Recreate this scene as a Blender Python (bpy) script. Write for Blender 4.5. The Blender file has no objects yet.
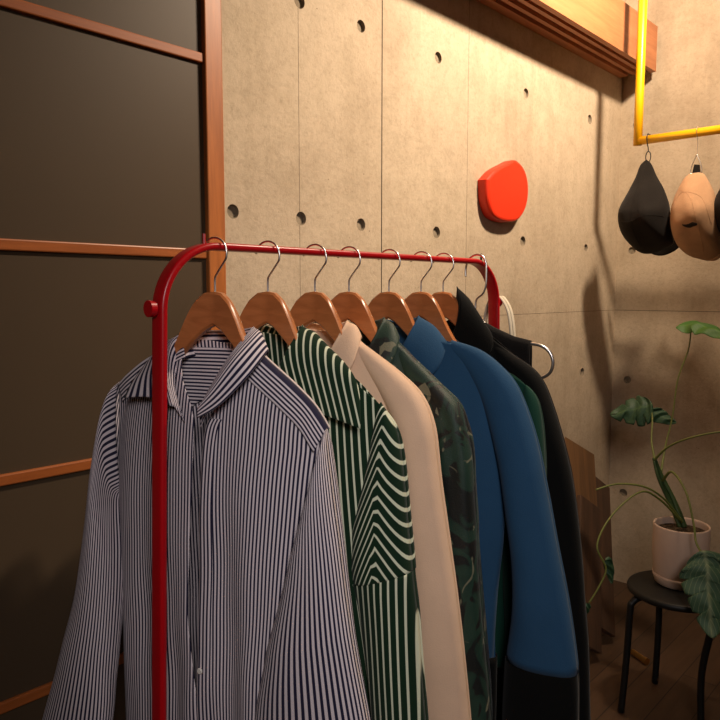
import bpy, bmesh, math, random
from mathutils import Vector, Matrix
PI = math.pi
SC = bpy.context.scene
COL = SC.collection
R_ = random.Random(7)

# ------------------------------------------------------------------ materials
def srgb(r, g, b):
    f = lambda c: (c/12.92 if c <= .04045 else ((c+.055)/1.055)**2.4)
    return (f(r/255), f(g/255), f(b/255), 1)

def newmat(name, col, rough=.6, metal=0, spec=.5):
    m = bpy.data.materials.new(name); m.use_nodes = True
    b = m.node_tree.nodes['Principled BSDF']
    b.inputs['Base Color'].default_value = col
    b.inputs['Roughness'].default_value = rough
    b.inputs['Metallic'].default_value = metal
    b.inputs['Specular IOR Level'].default_value = spec
    return m, m.node_tree, b

def N(nt, t, **kw):
    n = nt.nodes.new(t)
    for k, v in kw.items():
        if k in n.inputs.keys(): n.inputs[k].default_value = v
        else: setattr(n, k, v)
    return n

def ramp(nt, fac, stops):
    r = nt.nodes.new('ShaderNodeValToRGB')
    e = r.color_ramp.elements
    while len(e) < len(stops): e.new(.5)
    for i, (p, c) in enumerate(stops):
        e[i].position = p; e[i].color = c
    nt.links.new(fac, r.inputs[0])
    return r.outputs[0]

def mixc(nt, fac, a, b, mode='MIX'):
    m = nt.nodes.new('ShaderNodeMix'); m.data_type = 'RGBA'; m.blend_type = mode
    if hasattr(fac, 'links'): nt.links.new(fac, m.inputs[0])
    else: m.inputs[0].default_value = fac
    for s, i in ((a, 6), (b, 7)):
        if hasattr(s, 'links'): nt.links.new(s, m.inputs[i])
        else: m.inputs[i].default_value = s
    return m.outputs[2]

def bump(nt, b, h, strength=.3, dist=.002):
    n = nt.nodes.new('ShaderNodeBump'); n.inputs['Strength'].default_value = strength
    n.inputs['Distance'].default_value = dist
    nt.links.new(h, n.inputs['Height']); nt.links.new(n.outputs[0], b.inputs['Normal'])

def objco(nt, scale=(1, 1, 1), rot=(0, 0, 0)):
    tc = nt.nodes.new('ShaderNodeTexCoord'); mp = nt.nodes.new('ShaderNodeMapping')
    mp.inputs['Scale'].default_value = scale; mp.inputs['Rotation'].default_value = rot
    nt.links.new(tc.outputs['Object'], mp.inputs[0]); return mp.outputs[0]

def noise(nt, co, scale, detail=6, rough=.6, dist=0):
    n = N(nt, 'ShaderNodeTexNoise', Scale=scale, Detail=detail, Roughness=rough, Distortion=dist)
    nt.links.new(co, n.inputs['Vector']); return n.outputs[0]

def concrete():
    m, nt, b = newmat('board_formed_concrete', (1, 1, 1, 1), .78, 0, .25)
    co = objco(nt)
    base = ramp(nt, noise(nt, co, 1.7, 8, .65, .4), [(.28, srgb(165, 147, 125)), (.5, srgb(182, 164, 141)), (.75, srgb(198, 180, 156))])
    mott = ramp(nt, noise(nt, co, 14, 8, .72), [(.35, (.80, .79, .75, 1)), (.55, (1, 1, 1, 1)), (.8, (1.1, 1.1, 1.08, 1))])
    c = mixc(nt, .5, base, mott, 'MULTIPLY')
    streak = ramp(nt, noise(nt, objco(nt, (9, 9, .9)), 1.2, 5, .6, .6), [(.3, (.84, .83, .80, 1)), (.55, (1, 1, 1, 1))])
    c = mixc(nt, .55, c, streak, 'MULTIPLY')
    wv = ramp(nt, noise(nt, objco(nt, (16, 16, 1.1)), 1.0, 7, .7, .3), [(.40, (1, 1, 1, 1)), (.63, (1, 1, 1, 1)), (.70, (1.16, 1.15, 1.12, 1))])
    c = mixc(nt, .6, c, wv, 'MULTIPLY')
    fine = ramp(nt, noise(nt, co, 90, 5, .7), [(.32, (.72, .70, .66, 1)), (.5, (1, 1, 1, 1)), (.72, (1.08, 1.08, 1.06, 1))])
    c = mixc(nt, .5, c, fine, 'MULTIPLY')
    vor = nt.nodes.new('ShaderNodeTexVoronoi'); vor.inputs['Scale'].default_value = 26
    nt.links.new(co, vor.inputs['Vector'])
    pit = ramp(nt, vor.outputs['Distance'], [(.035, (.35, .32, .28, 1)), (.06, (1, 1, 1, 1))])
    gate = ramp(nt, noise(nt, co, 3.1, 3), [(.52, (0, 0, 0, 1)), (.60, (1, 1, 1, 1))])
    c = mixc(nt, gate, c, mixc(nt, 1, c, pit, 'MULTIPLY'))
    nt.links.new(c, b.inputs['Base Color'])
    add = nt.nodes.new('ShaderNodeMath'); add.operation = 'ADD'
    nt.links.new(noise(nt, co, 60, 6, .7), add.inputs[0]); nt.links.new(noise(nt, co, 5, 4), add.inputs[1])
    bump(nt, b, add.outputs[0], .35, .006)
    return m

def wood(name, dark, light, scale=1., axis='x', rough=.42, grain=.6):
    m, nt, b = newmat(name, light, rough)
    sc = {'x': (1.2, 14, 14), 'y': (14, 1.2, 14), 'z': (14, 14, 1.2)}[axis]
    co = objco(nt, tuple(s*scale for s in sc))
    c = ramp(nt, noise(nt, co, 1.6, 7, .62, 1.2), [(.25, dark), (.72, light)])
    f = ramp(nt, noise(nt, objco(nt, tuple(s*scale*5 for s in sc)), 1.5, 4), [(.35, (.78, .75, .72, 1)), (.6, (1, 1, 1, 1))])
    c = mixc(nt, grain, c, f, 'MULTIPLY')
    nt.links.new(c, b.inputs['Base Color'])
    bump(nt, b, noise(nt, co, 3, 5), .12, .001)
    return m

def cloth_finish(nt, b, strength=.25):
    b.inputs['Roughness'].default_value = .88
    b.inputs['Specular IOR Level'].default_value = .15
    b.inputs['Sheen Weight'].default_value = .055
    b.inputs['Sheen Roughness'].default_value = .5
    co = objco(nt)
    add = nt.nodes.new('ShaderNodeMath'); add.operation = 'ADD'
    nt.links.new(noise(nt, co, 420, 2), add.inputs[0]); nt.links.new(noise(nt, co, 22, 3), add.inputs[1])
    bump(nt, b, add.outputs[0], strength, .003)

def stripes(name, base, line, period, duty, soft=.06):
    m, nt, b = newmat(name, base)
    uv = nt.nodes.new('ShaderNodeUVMap'); uv.uv_map = 'UVMap'
    sp = nt.nodes.new('ShaderNodeSeparateXYZ'); nt.links.new(uv.outputs[0], sp.inputs[0])
    mu = N(nt, 'ShaderNodeMath', operation='MULTIPLY'); nt.links.new(sp.outputs[0], mu.inputs[0]); mu.inputs[1].default_value = 1/period
    fr = N(nt, 'ShaderNodeMath', operation='FRACT'); nt.links.new(mu.outputs[0], fr.inputs[0])
    c = ramp(nt, fr.outputs[0], [(0, base), ((1-duty)-soft, base), ((1-duty), line), (1-soft, line), (1, base)])
    nt.links.new(c, b.inputs['Base Color'])
    cloth_finish(nt, b, .18)
    return m

def plain_cloth(name, col, var=.12, strength=.25, sc=8):
    m, nt, b = newmat(name, col)
    d = tuple(x*(1-var) for x in col[:3])+(1,)
    c = ramp(nt, noise(nt, objco(nt), sc, 5), [(.3, d), (.7, col)])
    nt.links.new(c, b.inputs['Base Color']); cloth_finish(nt, b, strength)
    return m

def camo():
    m, nt, b = newmat('camouflage_cloth', srgb(20, 30, 25))
    co = objco(nt, (1, 1, .7))
    c = ramp(nt, noise(nt, co, 13, 2, .5, 1.4), [(.40, srgb(14, 20, 18)), (.43, srgb(24, 48, 38)), (.56, srgb(30, 56, 44)), (.59, srgb(20, 20, 18))])
    k = ramp(nt, noise(nt, objco(nt, (1, 1, .8), (.4, .2, .9)), 17, 2, .5, 1.8), [(.635, (0, 0, 0, 1)), (.66, (1, 1, 1, 1))])
    c = mixc(nt, k, c, srgb(104, 104, 84))
    nt.links.new(c, b.inputs['Base Color']); cloth_finish(nt, b, .3)
    b.inputs['Roughness'].default_value = .55; b.inputs['Specular IOR Level'].default_value = .35
    return m

def glossy_noise(name, col, rough, var=.06, spec=.5, metal=0, sc=20, bs=.05):
    m, nt, b = newmat(name, col, rough, metal, spec)
    d = tuple(x*(1-var) for x in col[:3])+(1,)
    c = ramp(nt, noise(nt, objco(nt), sc, 4), [(.3, d), (.7, col)])
    nt.links.new(c, b.inputs['Base Color'])
    bump(nt, b, noise(nt, objco(nt), sc*4, 3), bs, .001)
    return m

def leafmat(name, dark, light):
    m, nt, b = newmat(name, light, .6)
    uv = nt.nodes.new('ShaderNodeUVMap'); uv.uv_map = 'UVMap'
    sp = nt.nodes.new('ShaderNodeSeparateXYZ'); nt.links.new(uv.outputs[0], sp.inputs[0])
    ab = N(nt, 'ShaderNodeMath', operation='ABSOLUTE'); nt.links.new(sp.outputs[0], ab.inputs[0])
    rib = ramp(nt, ab.outputs[0], [(.0, light), (.10, dark), (1, dark)])
    s = N(nt, 'ShaderNodeMath', operation='MULTIPLY_ADD'); nt.links.new(ab.outputs[0], s.inputs[0]); s.inputs[1].default_value = -.55
    nt.links.new(sp.outputs[1], s.inputs[2])
    mu = N(nt, 'ShaderNodeMath', operation='MULTIPLY'); nt.links.new(s.outputs[0], mu.inputs[0]); mu.inputs[1].default_value = 9
    fr = N(nt, 'ShaderNodeMath', operation='FRACT'); nt.links.new(mu.outputs[0], fr.inputs[0])
    v = ramp(nt, fr.outputs[0], [(0, light), (.12, dark), (.9, dark), (1, light)])
    c = mixc(nt, .45, rib, v)
    nt.links.new(c, b.inputs['Base Color'])
    b.inputs['Transmission Weight'].default_value = 0
    return m

M = {}
M['concrete'] = concrete()
M['mortar'] = glossy_noise('tie_hole_mortar', srgb(150, 136, 116), .9, .35, .1, sc=60, bs=.4)
M['seam'] = glossy_noise('formwork_joint', srgb(104, 95, 78), .9, .4, .1, sc=30, bs=.4)
M['frame_wood'] = wood('cedar_frame_wood', srgb(150, 84, 38), srgb(190, 114, 56), 1, 'z')
M['rail_wood'] = wood('cedar_rail_wood', srgb(146, 78, 36), srgb(182, 104, 50), 1, 'x')
M['beam_wood'] = wood('pale_cedar_beam', srgb(162, 100, 62), srgb(188, 124, 82), .8, 'x', .5)
M['hanger_wood'] = wood('varnished_hanger_wood', srgb(156, 92, 50), srgb(194, 122, 72), 2.0, 'x', .3, .35)
M['plank_wood'] = wood('weathered_plank', srgb(56, 38, 26), srgb(86, 60, 40), 1, 'z', .7)
M['plank_pale'] = wood('pale_ply', srgb(84, 58, 34), srgb(116, 82, 48), 1, 'z', .7)
M['panel'] = glossy_noise('matte_grey_panel', srgb(78, 64, 48), .5, .07, .3, sc=2.5, bs=.02)
M['red'] = glossy_noise('red_powder_coat', srgb(176, 8, 20), .32, .05, .5, sc=40)
M['red2'] = glossy_noise('vermilion_plastic', srgb(226, 52, 22), .45, .06, .4, sc=12)
M['yellow'] = glossy_noise('yellow_paint', srgb(240, 180, 12), .35, .06, .5, sc=30)
M['chrome'] = glossy_noise('chrome', (.9, .88, .86, 1), .28, .03, .5, 1, 30, .02)
M['black_metal'] = glossy_noise('black_metal', srgb(16, 17, 16), .5, .1, .4, sc=30)
M['black_hook'] = glossy_noise('black_hook', srgb(30, 28, 26), .4, .1, .4, sc=30)
M['navy'] = stripes('navy_pinstripe', srgb(34, 33, 56), srgb(214, 204, 208), .0068, .50, .08)
M['green'] = stripes('green_white_stripe', srgb(19, 43, 27), srgb(206, 212, 186), .0128, .27, .05)
M['cream'] = plain_cloth('cream_cotton', srgb(228, 194, 164))
M['blue'] = plain_cloth('petrol_blue_cotton', srgb(40, 76, 108))
M['black'] = plain_cloth('black_wool', srgb(8, 9, 8), .3)
M['black2'] = plain_cloth('black_knit', srgb(26, 24, 23), .3, .5, 30)
M['bottle'] = plain_cloth('bottle_green_cloth', srgb(18, 58, 46), .2)
M['camo'] = camo()
M['tape'] = plain_cloth('off_white_webbing', srgb(206, 196, 176), .15)
M['button'] = glossy_noise('pearl_button', srgb(224, 220, 210), .25)
M['captan'] = plain_cloth('tan_cap_twill', srgb(196, 154, 118), .12, .4, 30)
M['capblack'] = plain_cloth('charcoal_cap_twill', srgb(34, 30, 27), .2, .4, 30)
M['mark'] = plain_cloth('dark_embroidery', srgb(52, 46, 42), .2)
M['pot'] = glossy_noise('matte_clay_glaze', srgb(206, 180, 160), .65, .07, .3, sc=14)
M['soil'] = glossy_noise('bark_soil', srgb(92, 76, 58), .95, .75, .1, sc=55, bs=1)
M['stem'] = glossy_noise('green_stem', srgb(110, 118, 56), .5, .2, .4, sc=30)
M['stemd'] = glossy_noise('dark_stem', srgb(62, 84, 44), .5, .3, .4, sc=30)
M['leaf'] = leafmat('dark_leaf', srgb(34, 66, 40), srgb(74, 104, 62))
M['leafb'] = leafmat('bright_leaf', srgb(56, 98, 30), srgb(84, 124, 46))
M['leaff'] = leafmat('greyish_leaf', srgb(62, 92, 66), srgb(150, 160, 120))
M['brass'] = glossy_noise('brushed_brass', srgb(214, 168, 96), .3, .1, .5, 1, 30)
M['ceil'] = glossy_noise('ceiling_plaster', srgb(140, 128, 112), .9, .05, .1, sc=4)

def floor_mat():
    m, nt, b = newmat('dark_oak_floor', srgb(110, 76, 50), .55)
    co = objco(nt)
    br = N(nt, 'ShaderNodeTexBrick'); br.inputs['Scale'].default_value = 1
    br.inputs['Color1'].default_value = srgb(88, 64, 44); br.inputs['Color2'].default_value = srgb(74, 53, 37)
    br.inputs['Mortar'].default_value = srgb(40, 28, 20); br.inputs['Mortar Size'].default_value = .002
    br.inputs['Brick Width'].default_value = 1.1; br.inputs['Row Height'].default_value = .12
    nt.links.new(co, br.inputs['Vector'])
    g = ramp(nt, noise(nt, objco(nt, (2, 18, 2)), 2, 6), [(.3, (.7, .68, .65, 1)), (.7, (1.1, 1.08, 1.05, 1))])
    nt.links.new(mixc(nt, .8, br.outputs[0], g, 'MULTIPLY'), b.inputs['Base Color'])
    return m
M['floor'] = floor_mat()

# ------------------------------------------------------------------ helpers
def link(name, me, mat, parent=None, smooth=True):
    o = bpy.data.objects.new(name, me); COL.objects.link(o)
    for m_ in (mat if isinstance(mat, (list, tuple)) else [mat]): me.materials.append(m_)
    if smooth:
        me.polygons.foreach_set('use_smooth', [True]*len(me.polygons))
    if parent:
        o.parent = parent
        if not parent.get('_rel') : pass
    return o

def mk(name, V, F, mat, parent=None, smooth=True, uv=None, zoff=0.):
    me = bpy.data.meshes.new(name)
    me.from_pydata([(v[0], v[1], v[2]-zoff) for v in V], [], F)
    me.update()
    if uv:
        l = me.uv_layers.new(name='UVMap')
        for lp in me.loops: l.data[lp.index].uv = uv[lp.vertex_index]
    return link(name, me, mat, parent, smooth)

def tag(o, label, cat, group=None):
    o['label'] = label; o['category'] = cat
    if group: o['group'] = group
    return o

def empty(name, loc, rz, label, cat, group=None):
    o = bpy.data.objects.new(name, None); COL.objects.link(o); o.empty_display_size = .05
    o.location = loc; o.rotation_euler = (0, 0, rz)
    return tag(o, label, cat, group)

def box_bm(bm, lo, hi, bev=0):
    r = bmesh.ops.create_cube(bm, size=1)
    vs = r['verts']
    for v in vs:
        v.co = Vector([(lo[i]+hi[i])/2+v.co[i]*(hi[i]-lo[i]) for i in range(3)])
    if bev:
        es = list({e for v in vs for e in v.link_edges})
        bmesh.ops.bevel(bm, geom=es, offset=bev, segments=2, affect='EDGES', profile=.5)

def box(name, lo, hi, mat, parent=None, bev=.002, loc=None):
    bm = bmesh.new(); box_bm(bm, lo, hi, bev)
    me = bpy.data.meshes.new(name); bm.to_mesh(me); bm.free()
    o = link(name, me, mat, parent, False)
    if loc: o.location = loc
    return o

def crom(P, n):
    """Catmull-Rom through P, n samples, any dimension"""
    P = [tuple(p) for p in P]; k = len(P)-1; out = []
    for i in range(n):
        t = i/(n-1)*k; j = min(int(t), k-1); f = t-j
        a, b, c, d = P[max(j-1, 0)], P[j], P[j+1], P[min(j+2, k)]
        out.append(tuple(.5*((2*b[q])+(-a[q]+c[q])*f+(2*a[q]-5*b[q]+4*c[q]-d[q])*f*f+(-a[q]+3*b[q]-3*c[q]+d[q])*f**3) for q in range(len(b))))
    return out

def tube(path, rad, seg=10, n=None, up=(0, 0, 1), flat=None, cap=True):
    """returns V,F ; rad float or list ; flat=(a,b) rectangular-ish section half sizes along (side, up)"""
    P = [Vector(p) for p in (crom(path, n) if n else path)]
    m = len(P); V = []; F = []
    T = [(P[min(i+1, m-1)]-P[max(i-1, 0)]).normalized() for i in range(m)]
    u = Vector(up); nrm = (u-T[0]*u.dot(T[0]))
    if nrm.length < 1e-3: nrm = Vector((1, 0, 0))-T[0]*T[0].x
    nrm.normalize()
    for i in range(m):
        nrm = (nrm-T[i]*nrm.dot(T[i])).normalized(); bi = T[i].cross(nrm)
        r = rad[min(int(i*len(rad)/m), len(rad)-1)] if isinstance(rad, (list, tuple)) else rad
        if isinstance(rad, (list, tuple)):
            x = i/(m-1)*(len(rad)-1); j = min(int(x), len(rad)-2); r = rad[j]+(rad[j+1]-rad[j])*(x-j)
        for k in range(seg):
            a = 2*PI*k/seg
            V.append(P[i]+nrm*math.cos(a)*r+bi*math.sin(a)*r)
    for i in range(m-1):
        for k in range(seg):
            a, b = i*seg+k, i*seg+(k+1) % seg
            F.append((a, b, b+seg, a+seg))
    if cap:
        F.append(tuple(range(seg))[::-1]); F.append(tuple((m-1)*seg+k for k in range(seg)))
    return V, F

def merge(*VF):
    V = []; F = []
    for v, f in VF:
        o = len(V); V += list(v); F += [tuple(i+o for i in q) for q in f]
    return V, F

def lathe(prof, seg=40, c=(0, 0)):
    V = []; F = []
    for r, z in prof:
        for k in range(seg):
            a = 2*PI*k/seg; V.append((c[0]+r*math.cos(a), c[1]+r*math.sin(a), z))
    for i in range(len(prof)-1):
        for k in range(seg):
            a, b = i*seg+k, i*seg+(k+1) % seg; F.append((a, b, b+seg, a+seg))
    return V, F

def interp(pts, x):
    """pts sorted by first value (either direction)"""
    if pts[0][0] > pts[-1][0]: pts = pts[::-1]
    if x <= pts[0][0]: return pts[0][1]
    for (a, b), (c, d) in zip(pts, pts[1:]):
        if x <= c: return b+(d-b)*(x-a)/(c-a)
    return pts[-1][1]

def grid_faces(nu, nv, closed=False):
    F = []
    for j in range(nv-1):
        for i in range(nu-(0 if closed else 1)):
            a = j*nu+i; b = j*nu+(i+1) % nu
            F.append((a, b, b+nu, a+nu))
    return F

def solid(o, t=.0018):
    s = o.modifiers.new('thickness', 'SOLIDIFY'); s.thickness = t; s.offset = 0
    return o

# ------------------------------------------------------------------ room
D = 1.45; XR = 3.45; ZC = 3.3; XL = -1.6; YF = -1.9
def struct(o): o['kind'] = 'structure'; return o

def box_struct(name, lo, hi, mat): return struct(box(name, lo, hi, mat, None, 0))
box_struct('floor', (XL-.1, YF-.1, -.1), (XR+.15, D+.25, 0), M['floor'])
box_struct('ceiling', (XL-.1, YF-.1, ZC), (XR+.15, D+.25, ZC+.1), M['ceil'])

# concrete wall with conical tie holes cut in
def wall_with_holes(name, lo, hi, holes, axis, grooves=()):
    bm = bmesh.new(); box_bm(bm, lo, hi)
    me = bpy.data.meshes.new(name); bm.to_mesh(me); bm.free()
    o = link(name, me, [M['concrete'], M['mortar']], None, False)
    bm = bmesh.new()
    for h in holes:
        n = Vector((0, 1, 0)) if axis == 'y' else Vector((1, 0, 0))
        c = Vector((h[0], lo[1], h[1])) if axis == 'y' else Vector((lo[0], h[0], h[1]))
        rot = Vector((0, 0, 1)).rotation_difference(n).to_matrix().to_4x4()
        r = .0200+R_.uniform(-.0015, .0015)
        bmesh.ops.create_cone(bm, cap_ends=True, segments=28, radius1=r+.001, radius2=r-.003, depth=.020, matrix=Matrix.Translation(c)@rot)
    for f in bm.faces: f.material_index = 1
    for g in grooves:
        n0 = len(bm.faces); box_bm(bm, g[0], g[1])
    cm = bpy.data.meshes.new('cut'); bm.to_mesh(cm); bm.free()
    cm.materials.append(M['seam']); cm.materials.append(M['mortar'])
    co = bpy.data.objects.new('cut', cm); COL.objects.link(co)
    md = o.modifiers.new('holes', 'BOOLEAN'); md.operation = 'DIFFERENCE'; md.object = co; md.solver = 'EXACT'; md.use_self = True
    try: md.material_mode = 'TRANSFER'
    except Exception: pass
    dg = bpy.context.evaluated_depsgraph_get()
    nm = bpy.data.meshes.new_from_object(o.evaluated_get(dg))
    o.modifiers.clear(); o.data = nm
    bpy.data.objects.remove(co)
    return struct(o)

hx = [1.113, 1.344, 1.587, 1.965, 2.54, 3.107]
holes = [(x, z) for x in hx for z in (2.23, 1.66, 1.09, .52)]
gr = [((1.679, D-.01, .0), (1.683, D+.003, ZC)), ((2.142, D-.01, 0), (2.1432, D+.0012, ZC)), ((1.338, D-.01, 0), (1.3392, D+.001, ZC)),
      ((1.10, D-.01, 1.3705), (XR, D+.0012, 1.3720))]
wb = wall_with_holes('wall_back', (1.086, D, 0), (XR+.12, D+.2, ZC), holes, 'y', gr)
wr = wall_with_holes('wall_right', (XR, YF, 0), (XR+.12, D, ZC), [(y, z) for y in (1.375, .80, .23) for z in (2.25, 1.66, 1.03, .46)], 'x',
                     [((XR-.01, YF, 1.3700), (XR+.0015, D, 1.3725))])
box_struct('wall_left', (XL-.12, YF-.1, 0), (XL, D+.2, ZC), M['ceil'])
box_struct('wall_front', (XL, YF-.12, 0), (XR+.12, YF, ZC), M['ceil'])

# sliding screen with wooden grid, set in the opening left of the concrete
dr = bpy.data.objects.new('door_1', None); COL.objects.link(dr); dr.location = (0, D, 0); struct(dr)
def dpart(name, lo, hi, mat, bev=.003):
    o = box(name, lo, hi, mat, dr, bev); o.location = (0, -D, 0); return o
dpart('stile', (1.0355, D-.005, 0), (1.0855, D+.05, ZC), M['frame_wood'])
dpart('stile', (-.55, D-.005, 0), (-.48, D+.05, ZC), M['frame_wood'])
for z in (2.462, 2.012, 1.552, 1.088, .622, .17):
    dpart('cross_rail', (-.48, D+.001, z-.0115), (1.0355, D+.032, z+.0115), M['rail_wood'])
zz = [ZC, 2.462, 2.012, 1.552, 1.088, .622, .17, 0]
for a, b in zip(zz, zz[1:]):
    dpart('pane', (-.48, D+.009, b+.0115), (1.0355, D+.015, a-.0115), M['panel'], 0)
box_struct('wall_back.001', (XL, D, 0), (-.552, D+.2, ZC), M['ceil'])

# timber track beam along the top of the wall, three grooves in its underside
prof = [(1.278, 2.468), (1.302, 2.468), (1.302, 2.50), (1.326, 2.50), (1.326, 2.474), (1.344, 2.474), (1.344, 2.50), (1.368, 2.50), (1.368, 2.474),
        (1.386, 2.474), (1.386, 2.50), (1.408, 2.50), (1.408, 2.474), (1.4495, 2.474), (1.4495, 2.668), (1.278, 2.668)]
V = [(x, y, z) for x in (.2, 3.41) for y, z in prof]; n = len(prof)
F = [tuple(range(n))[::-1], tuple(range(n, 2*n))]+[(i, (i+1) % n, n+(i+1) % n, n+i) for i in range(n)]
struct(mk('trim_1', V, F, M['beam_wood'], None, False))

# ------------------------------------------------------------------ clothes rack
YB = 1.03
rack = empty('clothes_rack', (1.15, YB, 0), 0, 'red metal clothes rack with rounded corners carrying the row of garments', 'clothes rack')
def ribbon(path, half_w, half_t):
    """flat tube bent in the xz plane; wide in y"""
    V = []; F = []; m = len(path); P = [Vector(p) for p in path]
    sec = []
    rr = half_t*.85
    for cx, cy, a0 in ((half_w-rr, half_t-rr, 0), (-half_w+rr, half_t-rr, PI/2), (-half_w+rr, -half_t+rr, PI), (half_w-rr, -half_t+rr, 1.5*PI)):
        for k in range(5):
            a = a0+k*PI/8; sec.append((cx+rr*math.cos(a), cy+rr*math.sin(a)))
    s = len(sec)
    for i in range(m):
        T = (P[min(i+1, m-1)]-P[max(i-1, 0)]).normalized(); nn = T.cross(Vector((0, 1, 0)))
        for a, b in sec: V.append(P[i]+Vector((0, 1, 0))*a+nn*b)
    for i in range(m-1):
        for k in range(s): F.append((i*s+k, i*s+(k+1) % s, (i+1)*s+(k+1) % s, (i+1)*s+k))
    F.append(tuple(range(s))[::-1]); F.append(tuple((m-1)*s+k for k in range(s)))
    return V, F
xa, xb, zt, rb = .638, 1.658, 1.5385, .112
path = [(xa-.032*(zt-rb-(.02+i*(zt-rb-.02)/8)), 0, .02+i*(zt-rb-.02)/8) for i in range(9)]
path += [(xa+rb-rb*math.cos(a), 0, zt-rb+rb*math.sin(a)) for a in [PI/2*k/14 for k in range(1, 15)]]
path += [(xa+rb+(xb-xa-2*rb)*k/8, 0, zt) for k in range(1, 9)]
path += [(xb-rb+rb*math.sin(a), 0, zt-rb+rb*math.cos(a)) for a in [PI/2*k/14 for k in range(1, 15)]]
path += [(xb, 0, (zt-rb)-(zt-rb-.02)*k/8) for k in range(1, 9)]
path = [(a+(.032*max(0, zt-rb-c) if a > 1.5 else 0), b, c) for a, b, c in path]
V, F = ribbon([(p[0]-1.15, p[1], p[2]) for p in path], .0165, .0066)
mk('tube_frame', V, F, M['red'], rack)
for x in (xa-.045, xb+.045):
    o = box('foot_bar', (x-1.15-.016, -.24, 0.0), (x-1.15+.016, .24, .024), M['red'], rack, .004)
o = box('lower_bar', (xa-1.15-.034, -.010, .16), (xb-1.15+.034, .010, .175), M['red'], rack, .004)
def knob(x, dirx):
    V, F = tube([(x-1.15+dirx*.004, 0, 1.433), (x-1.15+dirx*.012, 0, 1.433)], .005, 12)
    V2, F2 = tube([(x-1.15+dirx*.011, 0, 1.433), (x-1.15+dirx*.0115, 0, 1.433), (x-1.15+dirx*.0215, 0, 1.433), (x-1.15+dirx*.022, 0, 1.433)], [.0125, .0138, .0138, .0125], 28)
    mk('knob', *merge((V, F), (V2, F2)), M['red'], rack, False)
knob(xa, -1); knob(xb, 1)
for x in (.728, 1.592):
    mk('pin', *tube([(x-1.15, 0, 1.542), (x-1.15, 0, 1.5595)], .0028, 10), M['red'] if x < 1 else M['black_metal'], rack, False)

# ------------------------------------------------------------------ hangers
HT = [(-.205, 1.258), (-.19, 1.268), (-.15, 1.298), (-.11, 1.328), (-.09, 1.350), (-.07, 1.384), (-.055, 1.415), (-.04, 1.441), (-.02, 1.458), (0, 1.461)]
HB = [(-.205, 1.246), (-.19, 1.240), (-.15, 1.268), (-.11, 1.300), (-.09, 1.320), (-.07, 1.343), (-.055, 1.360), (-.04, 1.374), (-.02, 1.392), (0, 1.402)]
def hanger_mesh():
    top = HT+[(-a, b) for a, b in HT[-2::-1]]; bot = HB+[(-a, b) for a, b in HB[-2::-1]]
    n = 45; V = []; F = []
    S = [-.205+.41*i/(n-1) for i in range(n)]
    for s in S:
        zt_ = interp(top, s); zb_ = interp(bot, s)
        if abs(s) > .198: zt_ -= .004; zb_ += .004
        yc = -.011*min(1, abs(s)/.07)*max(0, min(1, (.14-abs(s))/.05))
        th = .0088 if abs(s) < .08 else max(.005, .0088-.06*(abs(s)-.08))
        b = min(.004, th*.6)
        ring = [(-th+b, zt_), (-th, zt_-b), (-th, zb_+b), (-th+b, zb_), (th-b, zb_), (th, zb_+b), (th, zt_-b), (th-b, zt_)]
        for y, z in ring: V.append((s, yc+y, z))
    for i in range(n-1):
        for k in range(8): F.append((i*8+k, i*8+(k+1) % 8, (i+1)*8+(k+1) % 8, (i+1)*8+k))
    F.append(tuple(range(8))); F.append(tuple((n-1)*8+k for k in range(8))[::-1])
    return V, F
def hook_mesh(dy=0):
    r = .0265; c = (0.0, 1.5465+.0055+.002-r)
    pts = [(0.0, 0, 1.455), (0, 0, 1.482), (.004, 0, 1.491), (.016, 0, 1.506), (.0245, 0, 1.517)]
    for k in range(13):
        a = math.radians(-8+k*(180)/12)
        pts.append((c[0]+r*math.cos(a), 0, c[1]+r*math.sin(a)))
    return tube(pts, .0019, 8, 60)
ZH = 1.25
def make_hanger(x, th, label, roll=0.):
    rt = empty('wooden_hanger', (x, YB, ZH), math.radians(-90+th), label, 'clothes hanger', None)
    V, F = hanger_mesh(); b = mk('hanger_body', V, F, M['hanger_wood'], rt, True, None, ZH)
    bv = b.modifiers.new('edge', 'EDGE_SPLIT'); bv.split_angle = .6
    V, F = hook_mesh(); mk('hook', V, F, M['chrome'], rt, True, None, ZH)
    return rt

# ------------------------------------------------------------------ garments
def fold_fn(seed, amp):
    r = random.Random(seed)
    ph = [r.uniform(0, 6.28) for _ in range(8)]
    def f(s, z):
        d = max(0., 1.30-z); g = min(1, d/.5)
        v = .45*math.sin(s*38+ph[0]+z*1.3)+.35*math.sin(s*61+ph[1]-z*2.1)+.2*math.sin(s*97+ph[2]+z*3)
        w = .16*math.sin(z*17+s*9+ph[3])*math.sin(s*20+ph[4])+.16*g*math.sin(z*31-s*44+ph[5])*math.sin(z*7+s*13+ph[6])
        return amp*(g*(v)+w)
    return f

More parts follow.
